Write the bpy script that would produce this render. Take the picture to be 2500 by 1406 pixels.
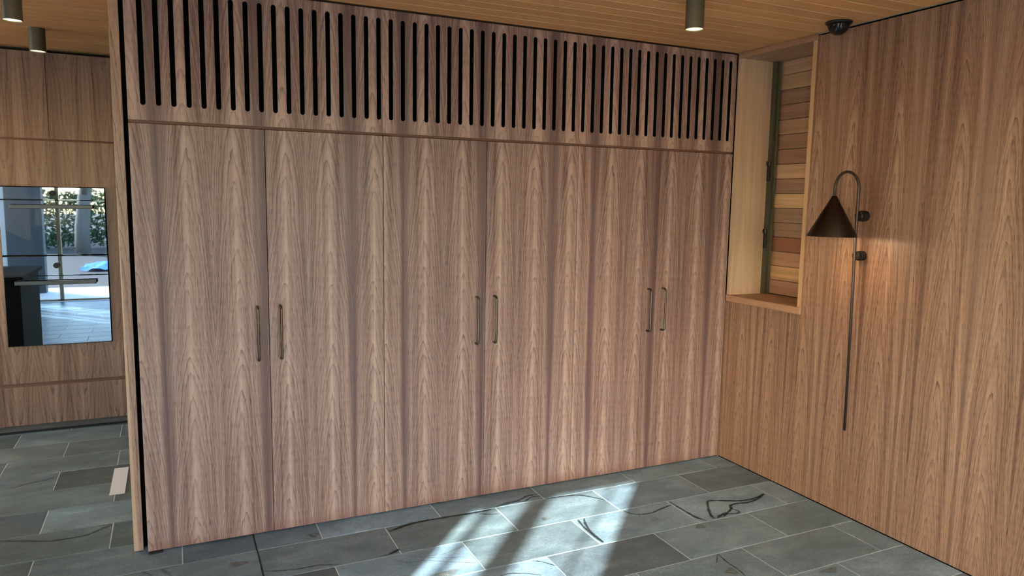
import bpy, bmesh, math, random
from mathutils import Vector, Matrix
random.seed(7)
for o in list(bpy.data.objects): bpy.data.objects.remove(o, do_unlink=True)
scn = bpy.context.scene
COL = scn.collection

# ------------------------------------------------------------------ camera
F_PX, CAM = 1771.77, Vector((-3.1142, -3.4837, 1.6))
yaw, pitch, roll = 0.4394066, 0.1205149, 0.0160104
fw = Vector((math.sin(yaw)*math.cos(pitch), math.cos(yaw)*math.cos(pitch), -math.sin(pitch)))
rt = Vector((math.cos(yaw), -math.sin(yaw), 0)); up = rt.cross(fw)
r2 = math.cos(roll)*rt + math.sin(roll)*up; u2 = -math.sin(roll)*rt + math.cos(roll)*up
cd = bpy.data.cameras.new('camera'); cam = bpy.data.objects.new('camera', cd); COL.objects.link(cam)
cd.sensor_width = 36; cd.lens = F_PX/2500*36; cd.clip_start = 0.05
M = Matrix((r2, u2, -fw)).transposed().to_4x4(); M.translation = CAM; cam.matrix_world = M
scn.camera = cam

# ------------------------------------------------------------------ sky, sun, exposure
SUN_DIR = Vector((0.676, 0.737, -0.370)).normalized()          # the way the light travels
w = bpy.data.worlds.new('world'); scn.world = w; w.use_nodes = True
nt = w.node_tree; nt.nodes.clear()
sky = nt.nodes.new('ShaderNodeTexSky'); sky.sky_type = 'NISHITA'; sky.sun_disc = False
sky.sun_elevation = math.radians(21); sky.sun_rotation = math.atan2(-SUN_DIR.x, -SUN_DIR.y)
bg = nt.nodes.new('ShaderNodeBackground'); bg.inputs[1].default_value = 0.5
wo = nt.nodes.new('ShaderNodeOutputWorld')
nt.links.new(sky.outputs[0], bg.inputs[0]); nt.links.new(bg.outputs[0], wo.inputs[0])
sd = bpy.data.lights.new('sun', 'SUN'); sd.energy = 6.8; sd.angle = math.radians(0.45); sd.color = (1, .96, .90)
so = bpy.data.objects.new('sun', sd); COL.objects.link(so); so.rotation_euler = SUN_DIR.to_track_quat('-Z', 'Y').to_euler()
so.location = (-8, -9, 6)
scn.view_settings.view_transform = 'Standard'; scn.view_settings.look = 'None'
scn.view_settings.gamma = 1; scn.view_settings.use_curve_mapping = False
scn.view_settings.exposure = 2.32
scn.cycles.max_bounces = 8; scn.cycles.diffuse_bounces = 4; scn.cycles.glossy_bounces = 3

# ------------------------------------------------------------------ node helpers
def lin(r, g, b):
    f = lambda c: (c/255)/12.92 if c/255 <= .04045 else ((c/255+.055)/1.055)**2.4
    return (f(r), f(g), f(b), 1)

class X:                                     # a socket with arithmetic
    def __init__(s, nt, k): s.nt, s.k = nt, k
    def m(s, op, *a):
        n = s.nt.nodes.new('ShaderNodeMath'); n.operation = op
        for i, v in enumerate((s,)+a):
            if isinstance(v, X): s.nt.links.new(v.k, n.inputs[i])
            else: n.inputs[i].default_value = v
        return X(s.nt, n.outputs[0])
    def __add__(s, o): return s.m('ADD', o)
    __radd__ = __add__
    def __sub__(s, o): return s.m('SUBTRACT', o)
    def __mul__(s, o): return s.m('MULTIPLY', o)
    __rmul__ = __mul__
    def __rsub__(s, o): return (s*-1.0)+o
    def __truediv__(s, o): return s.m('DIVIDE', o)
    def step(s, a, b):                       # smoothstep from a to b
        n = s.nt.nodes.new('ShaderNodeMapRange'); n.interpolation_type = 'SMOOTHSTEP'
        s.nt.links.new(s.k, n.inputs[0]); n.inputs[1].default_value = a; n.inputs[2].default_value = b
        return X(s.nt, n.outputs[0])

def vec(nt, x, y, z):
    n = nt.nodes.new('ShaderNodeCombineXYZ')
    for i, v in enumerate((x, y, z)):
        if isinstance(v, X): nt.links.new(v.k, n.inputs[i])
        else: n.inputs[i].default_value = v
    return n.outputs[0]
def noise(nt, x, y, z, detail=2, rough=.5, dist=0):
    n = nt.nodes.new('ShaderNodeTexNoise'); n.inputs['Scale'].default_value = 1
    n.inputs['Detail'].default_value = detail; n.inputs['Roughness'].default_value = rough; n.inputs['Distortion'].default_value = dist
    nt.links.new(vec(nt, x, y, z), n.inputs['Vector']); return X(nt, n.outputs[0])
def ramp(nt, fac, stops):
    n = nt.nodes.new('ShaderNodeValToRGB'); e = n.color_ramp.elements
    while len(e) < len(stops): e.new(.5)
    for i, (p, c) in enumerate(stops): e[i].position = p; e[i].color = c
    nt.links.new(fac.k, n.inputs[0]); return n.outputs[0]
def mixc(nt, fac, a, b, mode='MIX'):
    n = nt.nodes.new('ShaderNodeMix'); n.data_type = 'RGBA'; n.blend_type = mode
    for s, v in ((0, fac), (6, a), (7, b)):
        if isinstance(v, X): nt.links.new(v.k, n.inputs[s])
        elif isinstance(v, bpy.types.NodeSocket): nt.links.new(v, n.inputs[s])
        else: n.inputs[s].default_value = v
    return n.outputs[2]
def new_mat(name, color=(.5, .5, .5, 1), rough=.5, metal=0.0, spec=.5):
    m = bpy.data.materials.new(name); m.use_nodes = True
    b = m.node_tree.nodes['Principled BSDF']
    b.inputs['Base Color'].default_value = color; b.inputs['Roughness'].default_value = rough
    b.inputs['Metallic'].default_value = metal; b.inputs['Specular IOR Level'].default_value = spec
    return m, m.node_tree, b
def bump(nt, b, h, strength=.2, dist=.001):
    n = nt.nodes.new('ShaderNodeBump'); n.inputs['Strength'].default_value = strength; n.inputs['Distance'].default_value = dist
    nt.links.new(h.k, n.inputs['Height']); nt.links.new(n.outputs[0], b.inputs['Normal'])
def world_xyz(nt):
    g = nt.nodes.new('ShaderNodeNewGeometry'); s = nt.nodes.new('ShaderNodeSeparateXYZ')
    nt.links.new(g.outputs['Position'], s.inputs[0]); return [X(nt, s.outputs[i]) for i in range(3)]
def obj_color(nt):
    o = nt.nodes.new('ShaderNodeObjectInfo'); return o.outputs['Color'], X(nt, o.outputs['Random'])

# ------------------------------------------------------------------ materials
def veneer(name, axis, left, period, h0, L, cols, a0=.04, a1=.072, zoff=0.0, freq=112., band=.88, ringc=.5, anoise=.024, quad=3.3, vee=.25, rough=.42, seed=0., stain=False):
    """crown-cut, book-matched walnut: leaves of width L mirrored about their joints, growth rings cut as cathedrals"""
    m, nt, b = new_mat(name, rough=rough)
    P = world_xyz(nt); h, z = P[axis], P[2] + zoff
    hh = (h - left).m('FLOORED_MODULO', period)
    t = (hh - h0).m('PINGPONG', L)
    leaf = ((hh - h0)/L).m('FLOOR')
    z = z + leaf*0.013
    u = t - L*.5 + (noise(nt, z*1.3, seed+3.1, 0., 1) - .5)*.035
    big = noise(nt, t*7., z*.9, seed, 2)
    wig = noise(nt, t*42., z*7., seed+5., 2, .6)
    a = z*a1 + a0 + (big-.5)*.03 + (noise(nt, z*2.3, seed+8., leaf*.17, 2)-.5)*anoise
    au = (u*u + .00003).m('SQRT')
    r = a + au*vee + au*au*quad + (wig-.5)*.007
    rn = noise(nt, r*62., seed+1., z*.12, 3, .65)
    rb = noise(nt, r*15., seed+13., z*.10, 2, .5)
    saw = (r*freq + (rn-.5)*2.2).m('FRACT')
    line = saw.m('POWER', 5.)*rn.step(.28, .62)
    streak = noise(nt, t*24., z*.16, seed+9., 4, .62)
    stripe = noise(nt, h*75., z*.35, seed+19., 3, .6)
    drift = noise(nt, h*1.6, z*.8, seed+6., 2)  # broad random tone variation across the veneer
    fib = noise(nt, h*430., z*7., seed, 2, .6)
    pore = noise(nt, h*900., z*26., seed+4., 0)
    fac = (streak-.5)*1.05 + .56 + (rn-.5)*ringc + (rb-.5)*.34 + (stripe-.5)*.38 - line*.38 + (fib-.5)*.36 - pore.step(.54, .72)*.20 + .03 + (1.0 - au.step(.0, .045))*.10 + (drift-.5)*.25
    c = ramp(nt, fac, [(0.18, cols[0]), (.40, cols[1]), (.58, cols[2]), (.84, cols[3])])
    tb = t + (noise(nt, z*1.0, seed+2., leaf*.31+7., 3)-.5)*.045 + (rn-.5)*.012 + (wig-.5)*.008
    bw = z*.011 + .001
    bm = (1.0 - ((tb-bw)/.024).step(0., 1.))*band*(noise(nt, h*70., z*.4, 2., 2)*.9+.5)*(noise(nt, leaf*.73, z*.25, seed, 1)+.45)
    c = mixc(nt, bm.m('MINIMUM', 1.0), c, cols[4])
    if stain:
        P2 = world_xyz(nt)
        sm = (1.0 - (P2[2] + (noise(nt, h*9., 0., 0., 3)-.5)*.05).step(.0, .075))*.45*noise(nt, h*4., 3., 0., 2).step(.35, .6)
        c = mixc(nt, sm, c, lin(122, 74, 58))
    nt.links.new(c, b.inputs['Base Color'])
    return m
CABC = [lin(91, 69, 63), lin(129, 102, 93), lin(160, 132, 121), lin(191, 163, 149), lin(95, 72, 71)]
RGTC = [lin(90, 63, 50), lin(130, 97, 78), lin(163, 127, 103), lin(193, 158, 131), lin(108, 80, 66)]
KITC = [lin(92, 68, 54), lin(128, 99, 80), lin(150, 119, 97), lin(171, 140, 116), lin(104, 79, 66)]
PAIR = 1.08745
m_cab = veneer('walnut_veneer_doors', 0, -3.2624, PAIR, .105, .207, CABC, stain=True)
m_vent = veneer('walnut_veneer_vent', 0, -3.2624, PAIR, .105, .207, CABC, zoff=-.35, seed=2., ringc=.7)
m_right = veneer('walnut_veneer_right_wall', 1, -1.24, 1.25, .03, .235, RGTC, a0=.05, a1=.06, seed=11., band=.35, freq=122, quad=4.4, vee=.28, anoise=.014)
m_kit = veneer('walnut_veneer_kitchen', 0, -4.62, 1.63, .08, .19, KITC, a0=.20, a1=-.055, seed=21., band=.3, ringc=.35, freq=70)
m_end = veneer('walnut_solid_end', 0, -3.4, 5., .02, .09, [lin(104, 78, 66), lin(138, 108, 94), lin(166, 136, 116), lin(196, 162, 134), lin(118, 92, 84)], a0=.03, a1=.03, seed=31., band=.2, ringc=.35)

def sapwood(m):                                # paler sapwood along one arris of the solid end panel, widening downwards
    nt = m.node_tree; b = nt.nodes['Principled BSDF']; src = b.inputs['Base Color'].links[0].from_socket
    P = world_xyz(nt); edge = (P[2]*-1.0 + 1.95)*.0098 + (-3.3185) + (noise(nt, P[2]*2., 0., 0., 2)-.5)*.006
    k = ((edge - P[0])/.003).step(0., 1.)*(noise(nt, P[0]*300., P[2]*4., 0., 2)*.5+.5)
    nt.links.new(mixc(nt, k, src, lin(204, 170, 138)), b.inputs['Base Color'])
sapwood(m_end)
def timber(name, axis, c0, c1, rough=.55, fine=180., tint=True, long=3.):
    """plain sawn timber, grain running along the axis; the object's own colour tints it"""
    m, nt, b = new_mat(name, rough=rough)
    P = world_xyz(nt); l = P[axis]; q = [P[i] for i in range(3) if i != axis]
    oc, rnd = obj_color(nt)
    s = q[0]+q[1]
    n1 = noise(nt, s*22., l*.9, rnd*37., 3, .6, .6)
    n2 = noise(nt, s*fine, l*long, rnd*11., 2)
    fac = n1*.65 + n2*.35
    c = ramp(nt, fac, [(.3, c0), (.7, c1)])
    if tint: c = mixc(nt, 1.0, c, oc, 'MULTIPLY')
    nt.links.new(c, b.inputs['Base Color']); bump(nt, b, n2, .12, .0006)
    return m
m_ceil = timber('ceiling_board_timber', 0, lin(220, 154, 94), lin(240, 184, 124), .4)
m_ceilbase = timber('ceiling_raw_timber_glint', 0, lin(252, 232, 200), lin(255, 240, 214), .6, tint=False)  # pale raw timber, whitened further to paint light caught along the joints
m_jamb = timber('pale_jamb_timber', 2, lin(190, 162, 134), lin(222, 197, 169), .6, 120.)
m_plank = timber('cladding_timber', 1, lin(200, 180, 160), lin(250, 236, 220), .6, 150.)
m_soffit = timber('pale_rail_timber', 1, lin(160, 128, 104), lin(192, 158, 132), .6, 120.)

def slate():
    m, nt, b = new_mat('slate_tile', rough=.42)
    P = world_xyz(nt); oc, rnd = obj_color(nt)
    n1 = noise(nt, P[0]*5., P[1]*9., rnd*53., 4, .6, .4)
    n2 = noise(nt, P[0]*70., P[1]*110., rnd*17., 3, .65)
    n3 = noise(nt, P[0]*1.7, P[1]*3.5, rnd*29., 2)
    n4 = noise(nt, P[0]*260., P[1]*330., rnd*7., 2, .7)
    fac = n1*.38 + n2*.30 + n3*.20 + n4*.22 - .05
    c = ramp(nt, fac, [(.30, lin(80, 100, 110)), (.5, lin(126, 148, 160)), (.70, lin(176, 198, 210))])
    c = mixc(nt, 1.0, c, oc, 'MULTIPLY')
    nt.links.new(c, b.inputs['Base Color'])
    rr = n2*.35 + .26; nt.links.new(rr.k, b.inputs['Roughness'])
    bump(nt, b, n1*.5 + n2, .25, .0015)
    return m
m_slate = slate()
def overlay(name, col, speck):
    m, nt, b = new_mat(name, col, .6)
    at = nt.nodes.new('ShaderNodeAttribute'); at.attribute_name = 'edge'
    P = world_xyz(nt)
    n = noise(nt, P[0]*260., P[1]*260., 0., 3, .7); n0 = noise(nt, P[0]*30., P[1]*30., 4., 2)
    if speck:
        c = ramp(nt, n, [(.48, lin(70, 74, 72)), (.56, lin(196, 200, 192))]); nt.links.new(c, b.inputs['Base Color'])
        al = X(nt, at.outputs['Fac'])*n.step(.42, .52)*n0.step(.3, .6)*.8
    else:
        al = X(nt, at.outputs['Fac'])*(n0*.6+.55)*(n.step(.3, .55)*.5+.5)
    nt.links.new(al.m('MINIMUM', 1.0).k, b.inputs['Alpha'])
    return m
m_vein = overlay('slate_vein', lin(38, 44, 46), False)
m_speck = overlay('slate_crust', lin(150, 152, 146), True)
m_grout = new_mat('grout', lin(224, 236, 240), .9)[0]
m_joint = new_mat('black_sealant', lin(22, 25, 28), .6)[0]
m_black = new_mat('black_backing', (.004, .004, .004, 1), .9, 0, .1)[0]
m_carc = new_mat('dark_carcass', lin(40, 26, 20), .7)[0]
m_groove = new_mat('brown_channel', lin(120, 84, 66), .6)[0]
m_handle = new_mat('bronze_handle', lin(102, 94, 82), .30, .9)[0]
m_kick = timber('kick_grey_timber', 0, lin(84, 78, 74), lin(120, 112, 106), .6, tint=False)
def brushed(name, c0, c1, rough):
    m, nt, b = new_mat(name, c0, rough, 1.0)
    P = world_xyz(nt); n = noise(nt, P[0]*40., P[1]*40., P[2]*500., 2)
    nt.links.new(ramp(nt, n, [(.35, c0), (.65, c1)]), b.inputs['Base Color']); return m
m_lamp = brushed('dark_bronze_lamp', lin(56, 48, 43), lin(74, 62, 54), .38)
m_stem = new_mat('bronze_stem', lin(84, 73, 67), .40, .65)[0]
m_lampblack = new_mat('black_bracket', lin(34, 30, 29), .5, .3)[0]
m_inner = new_mat('lamp_inner_white', lin(236, 222, 196), .5)[0]
m_can = new_mat('olive_bronze_can', lin(112, 112, 96), .42, .55)[0]
m_dome = new_mat('dome_black', lin(14, 18, 22), .08)[0]
m_flange = new_mat('dome_flange', lin(26, 26, 28), .35)[0]
m_oven = new_mat('oven_mirror_glass', (.27, .35, .43, 1), .015, 1.0)[0]
m_oventrim = new_mat('oven_black_trim', lin(10, 11, 13), .55)[0]
m_ovenhandle = new_mat('oven_grey_handle', lin(78, 82, 84), .35, .8)[0]
m_green = new_mat('green_metal_frame', lin(84, 82, 66), .5, .2)[0]
m_greenl = new_mat('green_metal_bead', lin(116, 116, 92), .5, .2)[0]
m_white = new_mat('white_card', lin(246, 246, 246), .7)[0]
m_plaster = new_mat('white_plaster', lin(205, 200, 192), .8)[0]
m_post = new_mat('charcoal_render', lin(52, 60, 68), .7)[0]
m_pale = new_mat('pale_render', lin(176, 184, 190), .8)[0]
m_frame = new_mat('pine_window_frame', lin(200, 186, 150), .5)[0]
m_island = new_mat('island_black', lin(14, 14, 16), .75)[0]
m_tarp = new_mat('blue_tarp', lin(40, 120, 205), .45)[0]
m_mulch = new_mat('mulch', lin(62, 48, 42), .95)[0]
m_deck = timber('deck_timber', 0, lin(196, 196, 190), lin(222, 222, 216), .7, tint=False)
m_bark = new_mat('bark', lin(96, 88, 80), .9)[0]
m_leaf = new_mat('leaf_green', lin(58, 84, 48), .7)[0]
m_house = new_mat('house_cladding', lin(170, 184, 196), .7)[0]
m_roof = new_mat('roof_grey', lin(96, 100, 106), .8)[0]
def emit(name, col, s):
    m, nt, b = new_mat(name, col); b.inputs['Emission Color'].default_value = col; b.inputs['Emission Strength'].default_value = s; return m
m_led = emit('warm_led', lin(255, 226, 160), 1.1)
m_bulb = emit('warm_bulb', lin(255, 214, 150), 6.0)
def pane_mat():
    m = bpy.data.materials.new('clear_glass'); m.use_nodes = True; nt = m.node_tree; nt.nodes.clear()
    o = nt.nodes.new('ShaderNodeOutputMaterial'); t = nt.nodes.new('ShaderNodeBsdfTransparent'); g = nt.nodes.new('ShaderNodeBsdfGlossy')
    t.inputs[0].default_value = (.95, .97, .96, 1); g.inputs['Roughness'].default_value = .01
    lw = nt.nodes.new('ShaderNodeLayerWeight'); lw.inputs[0].default_value = .5; x = nt.nodes.new('ShaderNodeMixShader')
    fr_ = X(nt, lw.outputs['Facing']).m('POWER', 5.)*.9 + .035          # Schlick, the same from both sides
    nt.links.new(fr_.k, x.inputs[0]); nt.links.new(t.outputs[0], x.inputs[1]); nt.links.new(g.outputs[0], x.inputs[2])
    nt.links.new(x.outputs[0], o.inputs[0]); return m
m_glass = pane_mat()

# ------------------------------------------------------------------ mesh helpers
def link(name, me, mat, parent=None):
    o = bpy.data.objects.new(name, me); COL.objects.link(o)
    if mat and not me.materials: me.materials.append(mat)
    if parent: o.parent = parent
    return o
def pyd(name, V, Fc, smooth=False):
    me = bpy.data.meshes.new(name); me.from_pydata(V, [], Fc); me.update()
    if smooth: me.shade_smooth()
    return me
BOXF = [(0, 3, 2, 1), (4, 5, 6, 7), (0, 1, 5, 4), (1, 2, 6, 5), (2, 3, 7, 6), (3, 0, 4, 7)]
def box_me(name, a, b, bev=0.0):
    (x0, y0, z0), (x1, y1, z1) = a, b
    V = [(x0, y0, z0), (x1, y0, z0), (x1, y1, z0), (x0, y1, z0), (x0, y0, z1), (x1, y0, z1), (x1, y1, z1), (x0, y1, z1)]
    me = pyd(name, V, BOXF)
    if bev > 0:
        bm = bmesh.new(); bm.from_mesh(me)
        bmesh.ops.bevel(bm, geom=list(bm.edges), offset=bev, segments=1, profile=.5, affect='EDGES')
        bm.to_mesh(me); bm.free()
    return me
def box(name, a, b, mat, parent=None, bev=0.0): return link(name, box_me(name, a, b, bev), mat, parent)
def boxes(name, lst, mat, parent=None):
    V, Fc = [], []
    for (x0, y0, z0), (x1, y1, z1) in lst:
        n = len(V)
        V += [(x0, y0, z0), (x1, y0, z0), (x1, y1, z0), (x0, y1, z0), (x0, y0, z1), (x1, y0, z1), (x1, y1, z1), (x0, y1, z1)]
        Fc += [tuple(i+n for i in f) for f in BOXF]
    return link(name, pyd(name, V, Fc), mat, parent)
def tube_me(name, pts, r, seg=16, radii=None):
    pts = [Vector(p) for p in pts]; V, Fc = [], []
    t0 = (pts[1]-pts[0]).normalized(); nrm = t0.orthogonal().normalized()
    for i, p in enumerate(pts):
        a = pts[max(i-1, 0)]; c = pts[min(i+1, len(pts)-1)]; t = (c-a).normalized()
        nrm = (nrm - t*nrm.dot(t)).normalized(); bi = t.cross(nrm); rr = radii[i] if radii else r
        for k in range(seg):
            q = 2*math.pi*k/seg; V.append(p + (nrm*math.cos(q)+bi*math.sin(q))*rr)
    for i in range(len(pts)-1):
        for k in range(seg):
            k2 = (k+1) % seg; Fc.append((i*seg+k, i*seg+k2, (i+1)*seg+k2, (i+1)*seg+k))
    Fc.append(tuple(range(seg))[::-1]); Fc.append(tuple((len(pts)-1)*seg+k for k in range(seg)))
    me = pyd(name, [tuple(v) for v in V], Fc)
    for f in me.polygons: f.use_smooth = len(f.vertices) == 4
    return me
def lathe_me(name, prof, seg=48, axis='Z', cap=True):
    V, Fc = [], []
    for (r, z) in prof:
        for k in range(seg):
            q = 2*math.pi*k/seg; c = (r*math.cos(q), r*math.sin(q), z)
            V.append(c if axis == 'Z' else (c[2], c[0], c[1]))
    n = len(prof)
    for i in range(n-1):
        for k in range(seg):
            k2 = (k+1) % seg; Fc.append((i*seg+k, i*seg+k2, (i+1)*seg+k2, (i+1)*seg+k))
    if cap and prof[0][0] > 1e-6: Fc.append(tuple(range(seg))[::-1])
    if prof[-1][0] > 1e-6: Fc.append(tuple((n-1)*seg+k for k in range(seg)))
    me = pyd(name, V, Fc)
    bm = bmesh.new(); bm.from_mesh(me); bmesh.ops.remove_doubles(bm, verts=bm.verts, dist=1e-6); bmesh.ops.recalc_face_normals(bm, faces=bm.faces); bm.to_mesh(me); bm.free()
    for f in me.polygons: f.use_smooth = len(f.vertices) <= 4
    me.set_sharp_from_angle(angle=math.radians(35))
    return me
def thing(name, label, cat, loc=(0, 0, 0), group=None):
    o = bpy.data.objects.new(name, None); COL.objects.link(o); o.location = loc; o.empty_display_size = .1
    return tag(o, label, cat, group)
def tag(o, label, cat, group=None):
    o['label'] = label; o['category'] = cat
    if group: o['group'] = group
    return o
def struct(o, label=None, cat=None):
    o['kind'] = 'structure'
    if label: o['label'] = label
    if cat: o['category'] = cat
    return o

ZT = 2.493            # ceiling
CABL = -3.2624        # left end of the cabinet run; its fronts lie in Y = 0, the right wall in X = 0
DW = PAIR/2
KY = 2.12             # face of the kitchen wall
XL, YR = -6.9, -4.8   # left wall and rear glazing line

# ------------------------------------------------------------------ floor of slate tiles
floor = struct(box('floor', (XL, YR, -.12), (0.02, KY+.12, -.0022), m_grout), 'grey slate tiled floor in running bond', 'floor')
ROW0, RH, TW, GR = -.165, .2855, .5905, .0046
tones = [(.62, .62, .63), (.76, .79, .79), (.88, .92, .93), (1.0, 1.04, 1.06), (.70, .74, .74), (.82, .83, .80), (.92, .95, .97)]
tile_cache = {}
def tile(x0, x1, y0, y1, tone):
    k = (round(x1-x0, 4), round(y1-y0, 4))
    if k not in tile_cache:
        a, b = (x1-x0)/2, (y1-y0)/2; e = .0016
        V = [(-a, -b, -.009), (a, -b, -.009), (a, b, -.009), (-a, b, -.009), (-a, -b, -e), (a, -b, -e), (a, b, -e), (-a, b, -e),
             (-a+e, -b+e, 0), (a-e, -b+e, 0), (a-e, b-e, 0), (-a+e, b-e, 0)]
        Fc = [(0, 1, 5, 4), (1, 2, 6, 5), (2, 3, 7, 6), (3, 0, 4, 7), (4, 5, 9, 8), (5, 6, 10, 9), (6, 7, 11, 10), (7, 4, 8, 11), (8, 9, 10, 11)]
        me = pyd('tile', V, Fc); me.materials.append(m_slate); tile_cache[k] = me
    o = bpy.data.objects.new('tile', tile_cache[k]); COL.objects.link(o); o.parent = floor
    o.location = ((x0+x1)/2, (y0+y1)/2, 0); o.color = (*tone, 1)
# tones read off the photograph for tiles one can name: (row, x of the tile's middle) -> tone
TONE = {(-2, -.45): (1.06, 1.12, 1.15), (-2, -1.03): (.95, 1.0, 1.02), (-2, -1.6): (.66, .67, .66), (-2, -2.2): (1.02, 1.1, 1.18), (-2, -2.7): (.5, .51, .51),
        (-1, -.2): (.60, .63, .64), (-1, -.75): (.80, .84, .88), (-1, -1.33): (.74, .76, .75), (-1, -1.92): (.72, .75, .73), (-1, -2.51): (.74, .78, .77),
        (-3, -.2): (.76, .80, .80), (-3, -.75): (.92, .97, .96), (-3, -1.33): (.50, .50, .51), (-3, -1.92): (.95, 1.0, 1.05),
        (-4, -.08): (.72, .76, .76), (-4, -.45): (.74, .77, .77), (-4, -1.0): (.82, .86, .84),
        (0, -.45): (.86, .92, .94), (0, -1.04): (.78, .83, .84), (0, -1.63): (.74, .80, .82), (0, -2.2): (1.0, 1.1, 1.18), (0, -2.66): (.70, .77, .82), (0, -2.96): (.56, .61, .66), (0, -3.41): (.84, .90, .90),
        (-1, -3.1): (.74, .79, .80), (2, -3.45): (1.06, 1.12, 1.06), (2, -4.02): (.6, .62, .60), (1, -3.7): (.70, .75, .73), (1, -3.1): (.6, .64, .62), (3, -3.15): (.56, .57, .54), (3, -3.73): (.84, .87, .83),
        (4, -3.45): (.48, .47, .46), (4, -4.03): (.84, .85, .81), (5, -3.73): (.80, .80, .75), (5, -3.15): (.84, .85, .8), (6, -3.45): (.78, .76, .70), (6, -4.05): (.84, .80, .72), (7, -3.73): (.86, .86, .82), (7, -4.3): (.5, .5, .46)}
for n in range(-17, 9):
    y0, y1 = ROW0+RH*n-RH, ROW0+RH*n          # row n lies below its upper line; row 0 touches the cabinet fronts
    y0 += RH; y1 += RH
    if y0 > KY+.07: continue
    y1 = min(y1, KY+.075); yb = max(y0, YR)
    off = -.158 if n % 2 == 0 else -.450
    cuts = [-.0012] + [off-TW*k for k in range(0, 13) if off-TW*k > XL+.05] + [XL]
    if n >= 0: cuts = [c_ - (.012+.0085*n if -6.5 < c_ < -2.95 else 0) for c_ in cuts]
    if n % 2 == 0 and n <= 0: cuts = sorted(set(cuts+[-2.8145]), reverse=True)
    for a, b in zip(cuts[:-1], cuts[1:]):
        xm = (a+b)/2; best = None
        for (rn_, x_), tn in TONE.items():
            if rn_ == n and b < x_ < a: best = tn
        tn = best or random.choice(tones)
        if n >= 3: tn = (tn[0]*1.03, tn[1]*.96, tn[2]*.86)      # tint shifted browner for the rows towards the kitchen
        ga = gb = GR/2
        tile(b+gb, a-ga, yb+GR/2, y1-GR/2, tn)
box('expansion_joint', (-2.8165, YR, -.004), (-2.8105, ROW0+RH, .0006), m_joint, floor)
# dark mineral veins and crusty fossil marks in the slate
VEINS = [[(-2.215,-.219),(-2.117,-.18),(-2.023,-.170),(-1.925,-.172),(-1.817,-.176),(-1.731,-.180),(-1.66,-.176)],[(-1.633,-.158),(-1.541,-.134),(-1.477,-.129),(-1.414,-.098),(-1.345,-.092)],
 [(-1.6,-.156),(-1.504,-.142),(-1.453,-.151),(-1.396,-.119),(-1.342,-.123)],[(-1.331,-.169),(-1.268,-.172),(-1.198,-.178),(-1.14,-.197),(-1.094,-.242),(-1.05,-.301)],[(-1.738,-.197),(-1.689,-.23),(-1.64,-.24)],
 [(-1.303,-.457),(-1.318,-.535),(-1.322,-.626),(-1.320,-.705),(-1.319,-.722)],[(-1.265,-.455),(-1.294,-.517),(-1.314,-.605),(-1.317,-.682),(-1.317,-.723)],[(-1.032,-.46),(-1.013,-.506),(-.97,-.536),(-.9,-.539),(-.825,-.517),(-.75,-.499)],
 [(-2.278,-.486),(-2.22,-.539),(-2.15,-.553),(-2.082,-.588),(-2.015,-.628),(-1.927,-.671)],[(-2.232,-.472),(-2.141,-.523),(-2.048,-.569),(-1.949,-.599)],[(-1.928,-.489),(-1.995,-.515),(-2.056,-.53),(-2.123,-.519)],
 [(-1.889,-.807),(-1.847,-.809),(-1.787,-.832),(-1.725,-.875)],[(-1.706,-.745),(-1.671,-.771),(-1.648,-.803),(-1.63,-.83)],[(-2.275,-.436),(-2.237,-.417),(-2.217,-.404)],
 [(-.182,-.581),(-.239,-.601),(-.31,-.61),(-.384,-.6),(-.471,-.559),(-.53,-.538),(-.563,-.566),(-.618,-.643),(-.646,-.693),(-.652,-.728)],[(-.182,-.581),(-.27,-.623),(-.356,-.637),(-.416,-.624),(-.465,-.632),(-.485,-.66),(-.531,-.69),(-.601,-.709),(-.636,-.728)],
 [(-.487,-.669),(-.474,-.704),(-.495,-.721),(-.551,-.707),(-.596,-.728)],[(-.735,-.463),(-.735,-.594),(-.730,-.676),(-.706,-.728)],[(-.892,-1.028),(-.905,-1.098),(-.905,-1.155),(-.909,-1.196),(-.917,-1.232)],[(-.893,-1.026),(-.954,-1.091)],
 [(-2.808,-.372),(-2.743,-.394),(-2.663,-.41),(-2.58,-.412),(-2.506,-.441)],[(-2.212,-.207),(-2.15,-.195),(-2.076,-.176),(-1.998,-.170)],[(-2.325,-.441),(-2.27,-.435),(-2.22,-.413)],[(-3.279,-.174),(-3.238,-.225)],[(-3.208,-.175),(-3.167,-.256)],
 [(-3.883,.392),(-3.78,.348),(-3.677,.304),(-3.598,.297),(-3.532,.305),(-3.468,.353),(-3.428,.384)],[(-3.959,1.082),(-3.89,1.128),(-3.824,1.151),(-3.764,1.179)]]
VW = [13, 10, 7, 9, 6, 9, 9, 8, 3, 2.5, 2.5, 5, 5, 12, 11, 12, 8, 10, 5, 5, 8, 12, 9, 12, 14, 12, 8]
def set_edge(me, vals):
    at = me.attributes.new('edge', 'FLOAT', 'POINT'); at.data.foreach_set('value', vals)
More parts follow.
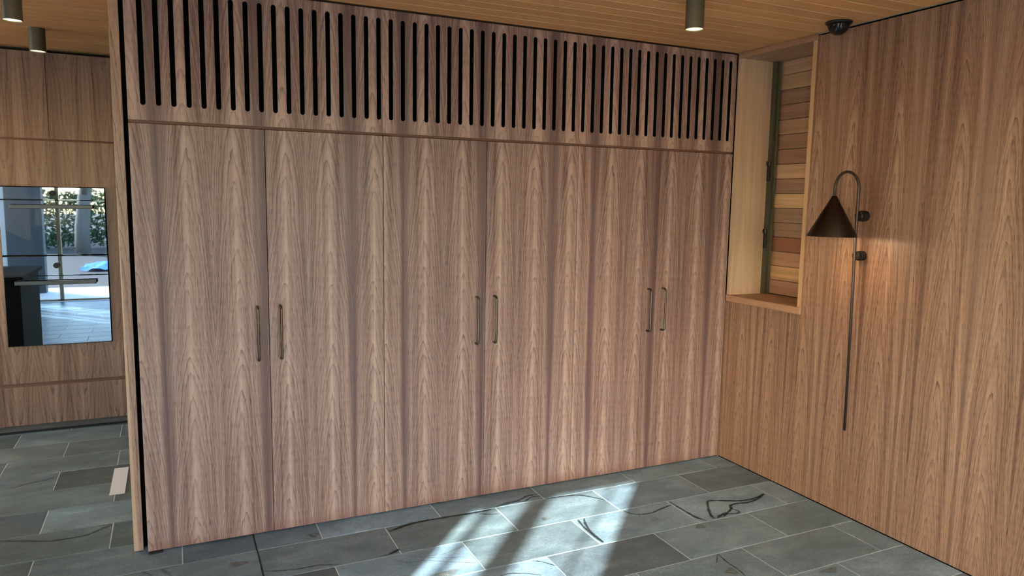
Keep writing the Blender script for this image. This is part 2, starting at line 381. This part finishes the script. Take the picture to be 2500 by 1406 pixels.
for vi, pl in enumerate(VEINS):
    P = [Vector((x, y, 0)) for x, y in pl]; Q = []
    for i in range(len(P)-1):
        a, b, c, d = P[max(i-1, 0)], P[i], P[i+1], P[min(i+2, len(P)-1)]
        for k in range(5):
            t = k/5; Q.append(.5*((2*b)+(-a+c)*t+(2*a-5*b+4*c-d)*t*t+(-a+3*b-3*c+d)*t**3))
    Q.append(P[-1]); V, Fc, val = [], [], []; wv = VW[vi]*.001*.62; N = len(Q)-1; z = .00035+.00001*vi
    for i, q in enumerate(Q):
        tn = (Q[min(i+1, N)]-Q[max(i-1, 0)]).normalized(); nn = Vector((-tn.y, tn.x, 0))
        e = min(1, min(i, N-i)/4+.25); wd = wv*(.65+.7*random.random())*(.5+.5*e)
        for s, ev in ((-1.5, 0), (-.5, 1), (.5, 1), (1.5, 0)):
            p = q+nn*wd*s; V.append((p.x, p.y, z)); val.append(ev*(.55+.45*e)*(.6 if VW[vi] < 4 else .5 if vi >= 20 else .95))
    for i in range(N):
        for k in range(3): Fc.append((i*4+k, (i+1)*4+k, (i+1)*4+k+1, i*4+k+1))
    me = pyd('mineral_vein', V, [f[::-1] for f in Fc]); set_edge(me, val); link('mineral_vein', me, m_vein, floor)
for si, (x, y, rx, ry, dk) in enumerate([(-2.555,-.112,.028,.026,1),(-2.9,-.262,.045,.024,1),(-1.453,-.389,.026,.02,1),(-.939,-.613,.035,.03,0),(-.779,-.768,.03,.022,1),(-.947,-1.177,.03,.028,1),(-.539,-1.345,.05,.022,1),
        (-.394,-.142,.04,.018,0),(-.188,-.206,.04,.015,0),(-3.592,1.032,.05,.035,0),(-3.537,1.315,.03,.03,0),(-3.484,1.087,.045,.04,0),(-2.10,-.70,.07,.026,1)]):
    for lay, mt_ in ((0, m_vein), (1, m_speck)):
        if lay == 0 and not dk: continue
        V, Fc, val = [(x, y, .0007+lay*.0003+.00001*si)], [], [.5 if lay == 0 else 1]
        for ring, ev in ((.6, .7), (1.0, 0)):
            for k in range(14):
                q = 2*math.pi*k/14; f = ring*(1+.25*math.sin(3*q+si)+.1*random.random())
                V.append((x+rx*f*math.cos(q), y+ry*f*math.sin(q), V[0][2])); val.append(ev*(.6 if lay == 0 else 1))
        for k in range(14):
            k2 = (k+1) % 14; Fc += [(0, 1+k, 1+k2), (1+k, 15+k, 15+k2, 1+k2)]
        me = pyd('fossil_mark', V, Fc); set_edge(me, val); link('fossil_mark', me, mt_, floor)

# ------------------------------------------------------------------ ceiling of timber boards
def zc(y): return ZT + max(0, y)*.0085
ceil = struct(pyd and link('ceiling', pyd('ceiling', [(XL, YR, ZT+.0012), (.06, YR, ZT+.0012), (.06, 0, ZT+.0012), (XL, 0, ZT+.0012), (.06, KY+.76, zc(KY+.76)+.0012), (XL, KY+.76, zc(KY+.76)+.0012),
      (XL, YR, ZT+.16), (.06, YR, ZT+.16), (.06, KY+.76, ZT+.16), (XL, KY+.76, ZT+.16)],
      [(0, 3, 2, 1), (3, 5, 4, 2), (6, 7, 8, 9), (0, 1, 7, 6), (1, 2, 4, 8, 7), (4, 5, 9, 8), (5, 3, 0, 6, 9)]), m_ceilbase), 'warm timber board ceiling with fine open joints', 'ceiling')
BP = .0985; bcache = {}
def cboard(x0, x1, y0, y1):
    k = round(x1-x0, 3); a, b, e = (x1-x0)/2, (y1-y0)/2, .0007
    key = (k, round(y1-y0, 3))
    if key not in bcache:
        V = [(-a, -b, .0011), (a, -b, .0011), (a, b, .0011), (-a, b, .0011), (-a, -b, e), (a, -b, e), (a, b, e), (-a, b, e), (-a+e, -b+e, 0), (a-e, -b+e, 0), (a-e, b-e, 0), (-a+e, b-e, 0)]
        Fc = [(0, 4, 5, 1), (1, 5, 6, 2), (2, 6, 7, 3), (3, 7, 4, 0), (4, 8, 9, 5), (5, 9, 10, 6), (6, 10, 11, 7), (7, 11, 8, 4), (8, 11, 10, 9)]
        me = pyd('board', V, Fc); me.materials.append(m_ceil); bcache[key] = me
    o = bpy.data.objects.new('board', bcache[key]); COL.objects.link(o); o.parent = ceil
    o.location = ((x0+x1)/2, (y0+y1)/2, zc((y0+y1)/2)); o.rotation_euler.x = math.atan(.0085) if y0 > 0 else 0; v = random.uniform(.9, 1.08); o.color = (v, v*random.uniform(.97, 1.03), v*random.uniform(.94, 1.05), 1)
k = -48
while True:
    y1 = -.008 + BP*(k+1); y0 = y1-BP; k += 1
    if y0 < YR+.02: continue
    if y0 > KY-.02: break
    y1 = min(y1, KY+.05)
    if k == -1: xs = [0, -1.545, -4.1, XL]                     # the one butt joint the photograph shows
    else:
        s = round(random.uniform(-5.4, -3.6), 1); xs = [0, s, XL]
    for a, b in zip(xs[:-1], xs[1:]): cboard(b+.0004, a-.0004, y0+.0027, y1-.0027)

# ------------------------------------------------------------------ the three tall cabinets
def d_handle(x, parent, z0=.848, z1=1.096, so_=.036, r=.0058):
    P = [(x, .001, z0), (x, -so_+.016, z0)]
    for k in range(1, 7):
        q = math.pi/2*k/6; P.append((x, -so_+.016-.016*math.sin(q), z0+.016-.016*math.cos(q)))
    T = [(a, b, z0+z1-c) for a, b, c in P[::-1]]
    return link('handle', tube_me('handle', P+T, r, 14), m_handle, parent)
ZD0, ZD1 = .006, 1.8965
cab_labels = ['tall two-door walnut cabinet at the open end of the run, beside the ovens', 'tall two-door walnut cabinet in the middle of the run, between two others', 'tall two-door walnut cabinet in the corner against the lamp wall']
for i in range(3):
    x0 = CABL+PAIR*i; x1 = x0+PAIR
    t = thing('tall_cabinet', cab_labels[i], 'cabinet', ((x0+x1)/2, 0, 0), 'tall cabinets in the run')
    t.matrix_world = Matrix.Identity(4); 
    xe = x1-(.012 if i == 2 else .0015)
    box('body', (x0+.0015, .024, .03), (xe, .60, 1.8985), m_carc, t)
    box('shadow_channel', (x0+.0015, .009, 1.899), (xe, .0225, 1.9050), m_groove, t)
    box('kickboard', (x0+.003, .028, .0005), (xe-.002, .045, .03), m_black, t)
    if i == 2: box('corner_channel', (-.011, .014, .01), (-.001, .05, 1.9), m_carc, t)
    for j in range(2):
        a, b = x0+DW*j, x0+DW*(j+1)
        if i == 2 and j == 1: b -= .010
        d = box('door', (a+.0014, 0, ZD0), (b-.0014, .0215, ZD1), m_cab, t, .0009)
        d_handle(x0+DW+(-.0515 if j == 0 else .0505), d)

# slotted vent panel over the cabinets
vent = thing('vent_panel', 'long walnut grille panel with upright rounded slots above the cabinets', 'vent')
ZV0, ZV1, S0, S1, SP, SR = 1.9105, 2.481, 1.972, 2.442, .0593, .0104
xs = [-3.2025+SP*i for i in range(54)]
V, Fc = [], []; VL, FL = [], []
def quadpoly(pts, y): 
    n = len(V); V.extend((x, y, z) for x, z in pts); Fc.append(tuple(range(n, n+len(pts))))
NA = 6; TH = .019
XA, XB = CABL+.0015, -.012
edges = [XA] + [(xs[i]+xs[i+1])/2 for i in range(53)] + [XB]
for i, x in enumerate(xs):
    l, r_ = edges[i], edges[i+1]
    low = [(x+SR*math.sin(-math.pi/2*k/NA), S0+SR-SR*math.cos(math.pi/2*k/NA)) for k in range(NA+1)]      # bottom centre to left
    top = [(x-SR*math.cos(math.pi/2*k/NA), S1-SR+SR*math.sin(math.pi/2*k/NA)) for k in range(NA+1)]
    L_ = [(x, ZV0)] + low + top + [(x, ZV1), (l, ZV1), (l, ZV0)]
    quadpoly(L_[::-1], 0)
    Rr = [(2*x-a if abs(a-l) > 1e-9 else r_, b) for a, b in L_]
    quadpoly(Rr, 0)
    loop = low + top + [(2*x-a, b) for a, b in top[::-1][1:]] + [(2*x-a, b) for a, b in low[::-1][1:-1]]
    n = len(VL); VL.extend((a, 0, b) for a, b in loop); VL.extend((a, TH, b) for a, b in loop); m_ = len(loop)
    for k in range(m_): FL.append((n+k, n+(k+1) % m_, n+m_+(k+1) % m_, n+m_+k))
n = len(V)
V += [(XA, 0, ZV0), (XB, 0, ZV0), (XB, 0, ZV1), (XA, 0, ZV1), (XA, TH, ZV0), (XB, TH, ZV0), (XB, TH, ZV1), (XA, TH, ZV1)]
Fc += [(n, n+4, n+5, n+1), (n+1, n+5, n+6, n+2), (n+2, n+6, n+7, n+3), (n+3, n+7, n+4, n)]
link('slotted_face', pyd('slotted_face', V, Fc), m_vent, vent)
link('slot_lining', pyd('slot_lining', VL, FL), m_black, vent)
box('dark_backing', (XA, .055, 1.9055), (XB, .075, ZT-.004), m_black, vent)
box('shadow_channel', (CABL+.002, .009, 1.9055), (-.012, .022, 1.914), m_groove, vent)
box('top_channel', (CABL+.002, .012, 2.476), (-.002, .05, ZT-.001), m_carc, vent)
box('corner_channel', (-.011, .014, 1.9055), (-.001, .05, 2.48), m_carc, vent)

# end panel, and a black filler painting the shade in its gap
ep = thing('end_panel', 'thick walnut end panel on edge, closing the cabinet run beside a black gap', 'panel')
box('panel', (-3.3185, .030, .004), (-3.2805, .66, zc(.3)-.004), m_end, ep, .0012)
box('shadow_filler', (-3.2800, .075, .002), (-3.2632, .60, ZT-.006), m_black, ep)
tag(box('packer', (-3.258, -.018, .0008), (-3.20, .004, .0052), m_joint), 'small black packer poking out under the end cabinet door', 'packer')

# ------------------------------------------------------------------ kitchen wall with two ovens
kit = thing('kitchen_cabinet', 'walnut kitchen wall unit with upper doors and housing for two ovens', 'cabinet')
OX0, OX1, OZ0, OZM, OZ1 = -4.104, -3.508, .597, 1.191, 1.637
KL, KR = XL+.02, -.002
box('body', (KL, KY+.05, .03), (KR, KY+.62, ZT-.005), m_carc, kit)
for a, b in ((-3.806, -3.2), (-4.405, -3.809), (-5.004, -4.408), (-5.9, -5.007)):
    box('upper_door', (a, KY, 1.945), (b, KY+.021, ZT-.004), m_kit, kit, .0008)
box('upper_groove', (KL, KY+.010, 1.928), (KR, KY+.022, 1.948), m_groove, kit)
boxes('oven_surround', [((KL, KY, .345), (OX0-.002, KY+.021, 1.931)), ((OX1+.002, KY, .345), (KR, KY+.021, 1.931)), ((OX0-.002, KY, OZ1+.003), (OX1+.002, KY+.021, 1.931)), ((OX0-.002, KY, .345), (OX1+.002, KY+.021, OZ0-.003))], m_kit, kit)
box('finger_pull', (KL, KY+.006, .318), (KR, KY+.03, .346), m_groove, kit)
box('drawer_front', (KL, KY, .062), (KR, KY+.021, .319), m_kit, kit, .0008)
box('kickboard', (KL, KY+.035, .014), (KR, KY+.075, .066), m_kick, kit); box('floor_strip', (KL, KY+.030, .0005), (KR, KY+.075, .0135), m_joint, kit)  # plain black strip along the floor under the kickboard
box('top_channel', (KL, KY+.014, ZT-.006), (KR, KY+.03, ZT-.001), m_black, kit)
def oven(label, z0, zd, z1, zh):
    t = thing('oven', label, 'oven', group='built-in ovens')
    box('body', (OX0+.002, KY-.004, z0+.001), (OX1-.002, KY+.045, z1-.001), m_oventrim, t)
    cp = box('control_panel', (OX0+.003, KY-.019, zd+.0035), (OX1-.003, KY-.004, z1-.003), m_oven, t, .0012)
    kb = link('knob', lathe_me('knob', [(0, 0), (.0, 0), (.0165, .0005), (.018, .006), (.018, .018), (.0, .018)], 28), m_oventrim, cp)
    kb.location = (-3.806, KY-.019, (zd+z1)/2+.002); kb.rotation_euler = (math.pi/2, 0, 0)
    dr = box('door', (OX0+.003, KY-.019, z0+.003), (OX1-.003, KY-.004, zd-.0025), m_oven, t, .0012)
    h = box('handle', (-4.038, KY-.068, zh-.013), (-3.578, KY-.052, zh+.013), m_ovenhandle, dr, .003)
    for x in (-4.0, -3.616): box('handle_post', (x-.009, KY-.054, zh-.008), (x+.009, KY-.018, zh+.008), m_ovenhandle, dr, .001)
oven('upper compact black mirror-glass oven built into the walnut wall', OZM+.002, 1.552, OZ1, 1.510)
oven('lower full-height black mirror-glass oven under the compact one', OZ0, 1.058, OZM-.002, 1.016)
tag(box('white_strip', (-3.466, .778, .0008), (-3.392, 1.196, .0040), m_white), 'white strip of card lying on the slate floor by the end panel', 'card')

# ------------------------------------------------------------------ right wall, recessed window, cladding behind it
WY0, WY1, WZ0 = -.588, 0.0, 1.0
wr = struct(bpy.data.objects.new('wall_right', None)); COL.objects.link(wr)
wr['label'] = 'walnut veneer wall on the right with recessed window and lamp'; wr['category'] = 'wall'
SEAM = -1.24
box('panel', (0, WY0+.001, .003), (.02, WY1+.02, WZ0-.001), m_right, wr)
box('panel', (0, SEAM+.0008, .003), (.02, WY0-.0008, ZT-.012), m_right, wr, .0006)
box('panel', (0, SEAM-2.4, .003), (.02, SEAM-.0008, ZT-.012), m_right, wr, .0006)
box('panel', (0, YR, .003), (.02, SEAM-2.4016, ZT-.012), m_right, wr, .0006)
box('floor_shadow_strip', (-.0034, YR, -.003), (.02, -.002, .0025), m_black, wr)  # black strip painting the shadow line at the wall foot
boxes('backing', [((.022, YR, 0), (.05, WY0-.001, ZT)), ((.022, WY0-.001, 0), (.05, KY+.7, WZ0)), ((.022, .02, WZ0), (.05, KY+.7, ZT+.1))], m_black, wr)
win = struct(bpy.data.objects.new('window_1', None)); COL.objects.link(win)
win['label'] = 'deep pale timber window recess beside the cabinets'; win['category'] = 'window'
WD, FT = .300, .030
def cbox(name, a, b, mat, parent, col, bev=.001):
    o = box(name, a, b, mat, parent, bev); o.color = (*col, 1); return o
cbox('jamb', (-.004, -FT, 1.04), (WD, -.0005, ZT-.034), m_jamb, win, (1.0, .97, .92))
cbox('jamb', (-.004, WY0, 1.04), (WD, WY0+.024, ZT-.034), m_jamb, win, (.98, .84, .64))
cbox('head', (-.004, WY0, ZT-.0335), (WD, -.0005, ZT-.001), m_soffit, win, (1.0, .92, .86))
sl = cbox('sill', (-.010, WY0-.001, WZ0), (WD, -.0005, 1.0395), m_soffit, win, (1.06, .94, .84), .002)
fr = boxes('metal_frame', [((.242, -FT-.034, 1.04), (.272, -FT-.0005, ZT-.034)), ((.242, WY0+.025, 1.04), (.272, WY0+.058, ZT-.034))], m_green, win)
box('bead', (.262, -FT-.044, 1.04), (.272, -FT-.034, ZT-.034), m_greenl, fr)
for zz in (1.385, 1.80):
    box('latch', (.228, -FT-.030, zz-.06), (.2415, -FT-.010, zz+.05), m_oventrim, fr, .003)
    box('latch_plate', (.224, -FT-.034, zz+.035), (.2415, -FT-.006, zz+.062), m_flange, fr, .003)
box('pane', (.258, WY0+.055, 1.041), (.261, -FT-.034, ZT-.035), m_glass, win)
wo_ = struct(bpy.data.objects.new('wall_outside', None)); COL.objects.link(wo_)
wo_['label'] = 'mixed-tone timber plank cladding seen through the window'; wo_['category'] = 'wall'
PC = [(q[0], q[1]*1.04, q[2]*1.12) for q in [(186,152,116),(184,150,112),(150,116,88),(148,114,88),(168,134,102),(146,110,86),(158,116,92),(188,154,116),(146,114,92),(204,168,122),(148,120,96),(146,114,92),(136,84,56),(176,132,98),(206,164,112),(168,124,100)]]
for i, c in enumerate(PC):
    zz1 = 2.468-.0893*i
    o = cbox('plank', (.302, -1.0, zz1-.0858), (.322, .4, zz1), m_plank, wo_, [v/(lin(224, 208, 190)[j]) for j, v in enumerate(lin(*[min(255, q*k_+10) for q, k_ in zip(c, (1.14, 1.05, 1.02))])[:3])], .0015)
box('backing', (.324, -1.0, 0), (.36, .4, 2.6), m_black, wo_)

# ------------------------------------------------------------------ wall lamp
LY = -.955
lp = thing('wall_lamp', 'dark bronze wall lamp with cone shade, arched arm and long stem', 'lamp', (0, 0, 0))
SX, AX, RC = -.058, -.221, .0815
P = [(SX, LY-.018, .468), (SX, LY-.006, 1.2), (SX, LY, 1.45), (SX, LY, 1.60)]
cx = (SX+AX)/2
for k in range(0, 19):
    q = math.pi*k/18; P.append((cx+RC*math.cos(q), LY, 1.680+RC*math.sin(q)))
P.append((AX, LY, 1.648))
link('stem', tube_me('stem', P, .0068, 18), m_stem, lp)
sh = link('shade', lathe_me('shade', [(.0075, .196), (.0085, .196), (.012, .192), (.1135, .002), (.1135, 0), (.1120, 0), (.0105, .188), (.0, .188)], 64), m_lamp, lp)
sh.location = (AX, LY, 1.450)
ln = link('shade_lining', lathe_me('shade_lining', [(.1108, .001), (.0098, .186), (.0, .186)], 64, cap=False), m_inner, sh)
bl = link('bulb', lathe_me('bulb', [(0, .085), (.013, .09), (.022, .105), (.024, .12), (.016, .145), (.010, .165), (0, .165)], 24), m_bulb, lp); bl.location = (AX, LY, 1.450)
for zz, rr in ((1.549, .0265), (1.353, .0245)):
    br = link('bracket', lathe_me('bracket', [(rr-.004, -.0005), (rr, -.004), (rr, -.031), (rr-.001, -.032), (.006, -.032)], 32, 'X'), m_lampblack, lp); br.location = (0, LY-.004, zz)
    c_ = link('clamp', lathe_me('clamp', [(rr-.0025, -.0325), (rr-.0025, -.050), (rr-.006, -.054), (0, -.054)], 24, 'X'), m_lampblack, br)
pd = bpy.data.lights.new('lamp_light', 'POINT'); pd.energy = 0.27; pd.color = (1, .80, .54); pd.shadow_soft_size = .012
po = bpy.data.objects.new('lamp_light', pd); COL.objects.link(po); po.location = (AX, LY, 1.461); po.parent = lp

# ------------------------------------------------------------------ ceiling fittings
def downlight(x, y, label):
    z = zc(y); t = thing('downlight', label, 'light', (x, y, z), 'cylinder downlights')
    link('can', lathe_me('can', [(0, .0), (.0405, 0), (.041, -.002), (.041, -.125), (.0395, -.126), (.0385, -.1245), (.0385, -.118), (.0, -.118)], 48), m_can, t)
    link('lens', lathe_me('lens', [(0, -.1185), (.0380, -.1185), (.0375, -.1205), (0, -.1215)], 40), m_led, t)
    l = bpy.data.lights.new('downlight_beam', 'SPOT'); l.energy = 4; l.color = (1, .80, .55); l.spot_size = math.radians(75); l.spot_blend = .7; l.shadow_soft_size = .03
    lo = bpy.data.objects.new('downlight_beam', l); COL.objects.link(lo); lo.parent = t; lo.location = (0, 0, -.13)
downlight(-.968, -.786, 'bronze cylinder downlight on the ceiling near the window corner')
downlight(-3.751, 1.421, 'bronze cylinder downlight close to the kitchen wall, the smaller of two')
downlight(-3.732, .575, 'bronze cylinder downlight cut by the top left picture corner')
dm = thing('dome_camera', 'glossy black dome camera on the ceiling at the right wall', 'camera', (-.108, -.812, ZT))
link('flange', lathe_me('flange', [(0, 0), (.062, 0), (.064, -.004), (.058, -.011), (.05, -.013), (0, -.013)], 48), m_flange, dm)
link('dome', lathe_me('dome', [(.051, -.011)]+[(.051*math.cos(math.pi/2*k/10), -.014-.049*math.sin(math.pi/2*k/10)) for k in range(11)], 40), m_dome, dm)

# ------------------------------------------------------------------ rest of the room: left wall, glazed rear wall
wl = struct(boxes('wall_left', [((XL-.12, YR, 0), (XL, KY+.7, .95)), ((XL-.12, YR, 2.25), (XL, KY+.7, 2.6)), ((XL-.12, YR, .95), (XL, .1, 2.25)), ((XL-.12, 1.95, .95), (XL, KY+.7, 2.25))], m_plaster), 'pale plaster wall left of the kitchen', 'wall')
g4 = struct(bpy.data.objects.new('window_4', None)); COL.objects.link(g4); g4['label'] = 'kitchen window with pine frame, added in the left wall for more daylight'; g4['category'] = 'window'  # unseen window, added so daylight brightens the kitchen and ceiling
boxes('frame', [((XL-.08, .1, .95), (XL-.03, 1.95, 1.0)), ((XL-.08, .1, 2.2), (XL-.03, 1.95, 2.25)), ((XL-.08, .1, 1.0), (XL-.03, .15, 2.2)), ((XL-.08, 1.9, 1.0), (XL-.03, 1.95, 2.2)), ((XL-.08, 1.0, 1.0), (XL-.03, 1.05, 2.2))], m_frame, g4)
for ya, yb in ((.15, 1.0), (1.05, 1.9)): box('pane', (XL-.058, ya, 1.0), (XL-.052, yb, 2.2), m_glass, g4)
struct(box('wall_back', (XL, KY+.63, 0), (.06, KY+.75, 2.6), m_plaster), 'plaster wall behind the kitchen units', 'wall')
rw = struct(bpy.data.objects.new('wall_rear', None)); COL.objects.link(rw); rw['label'] = 'glazed rear wall of the room'; rw['category'] = 'wall'
boxes('solid_wall', [((XL, YR-.14, 0), (-6.15, YR, 2.6)), ((-3.55, YR-.14, 0), (-2.2, YR, 2.6)), ((-1.1, YR-.14, 0), (.05, YR, 2.6)), ((-6.15, YR-.14, 2.42), (-3.55, YR, 2.6)), ((-2.2, YR-.14, 2.42), (-1.1, YR, 2.6))], m_plaster, rw)
for i, (a, b) in enumerate(((-6.15, -3.55), (-2.2, -1.1))):  # unseen rear doors, shaped for the sun patch and the frontal daylight
    g = struct(bpy.data.objects.new('window_%d' % (i+2), None)); COL.objects.link(g); g['label'] = ('unseen wide glazed rear doors with pine frames, sized to fit the sun patch', 'narrower glazed rear doors behind the camera, added for frontal light')[i]; g['category'] = 'window'
    ms = [a+.02, -4.62, b-.02] if i == 0 else [a+.02, (a+b)/2, b-.02]
    for xm in ms: box('mullion', (xm-.025, YR-.09, .0), (xm+.025, YR-.03, 2.42), m_frame, g)
    boxes('rail', [((a, YR-.09, 2.37), (b, YR-.03, 2.42)), ((a, YR-.09, 0), (b, YR-.03, .03))], m_frame, g)
    for xa, xb in zip(ms[:-1], ms[1:]): box('pane', (xa+.026, YR-.063, .03), (xb-.026, YR-.057, 2.37), m_glass, g)
isl = thing('kitchen_island', 'black kitchen island seen only mirrored in the oven', 'island')
box('body', (-5.6, -.35, .003), (-4.26, .58, .88), m_island, isl, .002); box('worktop', (-5.62, -.38, .88), (-4.235, .61, .915), m_island, isl, .002)

# ------------------------------------------------------------------ outside, mirrored in the ovens and casting the floor shadows
struct(box('ground_garden', (-40, -60, -.5), (30, -6.9, -.06), m_mulch), 'mulched garden beyond the deck', 'ground')
struct(box('ground_bounce', (-30, -6.89, -.5), (XL-.13, 12, -.07), m_deck), 'pale paved yard added outside the kitchen window to bounce sun inside', 'ground')  # added as a sunlit reflector that brightens the ceiling
dk = struct(bpy.data.objects.new('deck', None)); COL.objects.link(dk); dk['label'] = 'weathered timber deck outside the rear doors'; dk['category'] = 'deck'
box('joists', (-7.0, -6.9, -.4), (3, YR-.14, -.07), m_black, dk)
for i in range(14): box('deck_board', (-7.0, -6.9+.14*i, -.065), (3, -6.9+.14*i+.133, -.03), m_deck, dk)
tag(box('sun_screen_column', (-5.50, -6.42, -.03), (-5.0, -6.18, 4.2), m_post), 'charcoal column added on the deck to block the sun', 'column')  # added to block sun beside the floor patch; also mirrored in the ovens
tag(box('sun_screen_wall', (-6.31, -6.36, -.03), (-5.505, -6.22, 4.0), m_pale), 'pale rendered wall added beside the charcoal column to block the sun', 'wall')  # added likewise, its left end cuts the right edge of the sun patch
def tree(name, label, base, h, r, lean, seed, leaves):
    rnd = random.Random(seed); V, Fc = [], []
    t = thing(name, label, 'tree', base); segs = []
    def grow(p, d, L, r, lev):
        pts, rad = [p.copy()], [r]
        for k in range(5):
            d = (d+Vector((rnd.uniform(-.12, .12), rnd.uniform(-.12, .12), rnd.uniform(-.02, .08)))).normalized()
            p = p+d*L/5; pts.append(p.copy()); rad.append(r*(1-.45*(k+1)/5))
        segs.append((pts, rad))
        if lev < 3:
            for k in range(4 if lev else 5):
                i = rnd.randint(2, 5); a = rnd.uniform(0, 6.28)
                nd = (d+Vector((math.cos(a)*.8, math.sin(a)*.8, rnd.uniform(-.1, .4)))).normalized()
                grow(pts[i], nd, L*rnd.uniform(.5, .7), rad[i]*.6, lev+1)
    if leaves:
        for pts, rad, lv in leaves:
            segs.append(([Vector(p) for p in pts], rad)); grow(Vector(pts[-1]), Vector(lean).normalized(), 1.3, rad[-1], lv-1)
    else: grow(Vector((0, 0, -.05)), Vector(lean).normalized(), h*.5, r, 0)
    bm = bmesh.new()
    for pts, rad in segs:
        me = tube_me('b', pts, 0, 6, rad); bm.from_mesh(me); bpy.data.meshes.remove(me)
    me = bpy.data.meshes.new('branches'); bm.to_mesh(me); bm.free(); link('branches', me, m_bark, t)
    return t
ST = [([(0, 0, -.05), (.01, 0, 1.2), (-.02, .01, 2.6), (.05, .02, 3.1), (.0, .0, 3.6), (.06, .05, 5.2)], [.10, .085, .072, .078, .066, .04], 3),
      ([(0, 0, .1), (-.14, .0, 1.2), (-.24, .02, 2.4), (-.27, .02, 3.4), (-.30, .0, 4.8)], [.05, .038, .030, .028, .018], 2),
      ([(0, 0, .1), (.16, .0, 1.2), (.33, -.01, 2.4), (.40, -.02, 3.15), (.52, -.05, 4.4)], [.04, .028, .020, .014, .010], 2)]
tree('multi_stem_tree', 'bare tree with several slim stems just beyond the deck', (-7.73, -7.1, -.06), 3, .03, (.2, -.2, 1), 3, ST)
tree('bare_tree', 'bare spreading tree at the back of the garden', (-5.3, -15, -.06), 8, .2, (.02, .0, 1), 9, 0)
def bush(name, label, c, rx, ry, rz, seed, n=900):
    rnd = random.Random(seed); V, Fc = [], []
    for i in range(n):
        u = Vector((rnd.gauss(0, 1), rnd.gauss(0, 1), rnd.gauss(0, 1))).normalized()*rnd.uniform(.6, 1)
        p = Vector((u.x*rx, u.y*ry, u.z*rz+rz)); a = Vector((rnd.gauss(0, 1), rnd.gauss(0, 1), rnd.gauss(0, 1))).normalized()
        b = a.orthogonal().normalized(); s = .075; k = len(V)
        V += [tuple(p-a*s), tuple(p+b*s*.5), tuple(p+a*s), tuple(p-b*s*.5)]; Fc.append((k, k+1, k+2, k+3))
    o = link(name, pyd(name, V, Fc), m_leaf); o.location = c; return tag(o, label, 'hedge')
bush('hedge', 'long clipped green hedge in front of the grey house', (-6.5, -18, -.06), 5, .6, .9, 4, 9000)
tarp = []
V = [(-4.9+.12*i, -11.5+.12*j, -.03+.16*math.exp(-((i-6)**2+(j-6)**2)/26)+.03*math.sin(i*1.9+j*.8)) for j in range(13) for i in range(13)]
tag(link('tarp', pyd('tarp', V, [(j*13+i, j*13+i+1, (j+1)*13+i+1, (j+1)*13+i) for j in range(12) for i in range(12)], True), m_tarp), 'crumpled blue tarp on the garden mulch', 'tarp')
hs = thing('house', 'pale grey neighbouring house behind the hedge', 'house', (0, 0, 0))
box('wall', (-22, -26, -.06), (-9, -22, 2.9), m_house, hs)
link('roof', pyd('roof', [(-22.4, -26.4, 2.9), (-8.6, -26.4, 2.9), (-8.6, -21.6, 2.9), (-22.4, -21.6, 2.9), (-20, -24, 4.4), (-11, -24, 4.4)], [(0, 1, 5, 4), (2, 3, 4, 5), (1, 2, 5), (3, 0, 4), (3, 2, 1, 0)]), m_roof, hs)
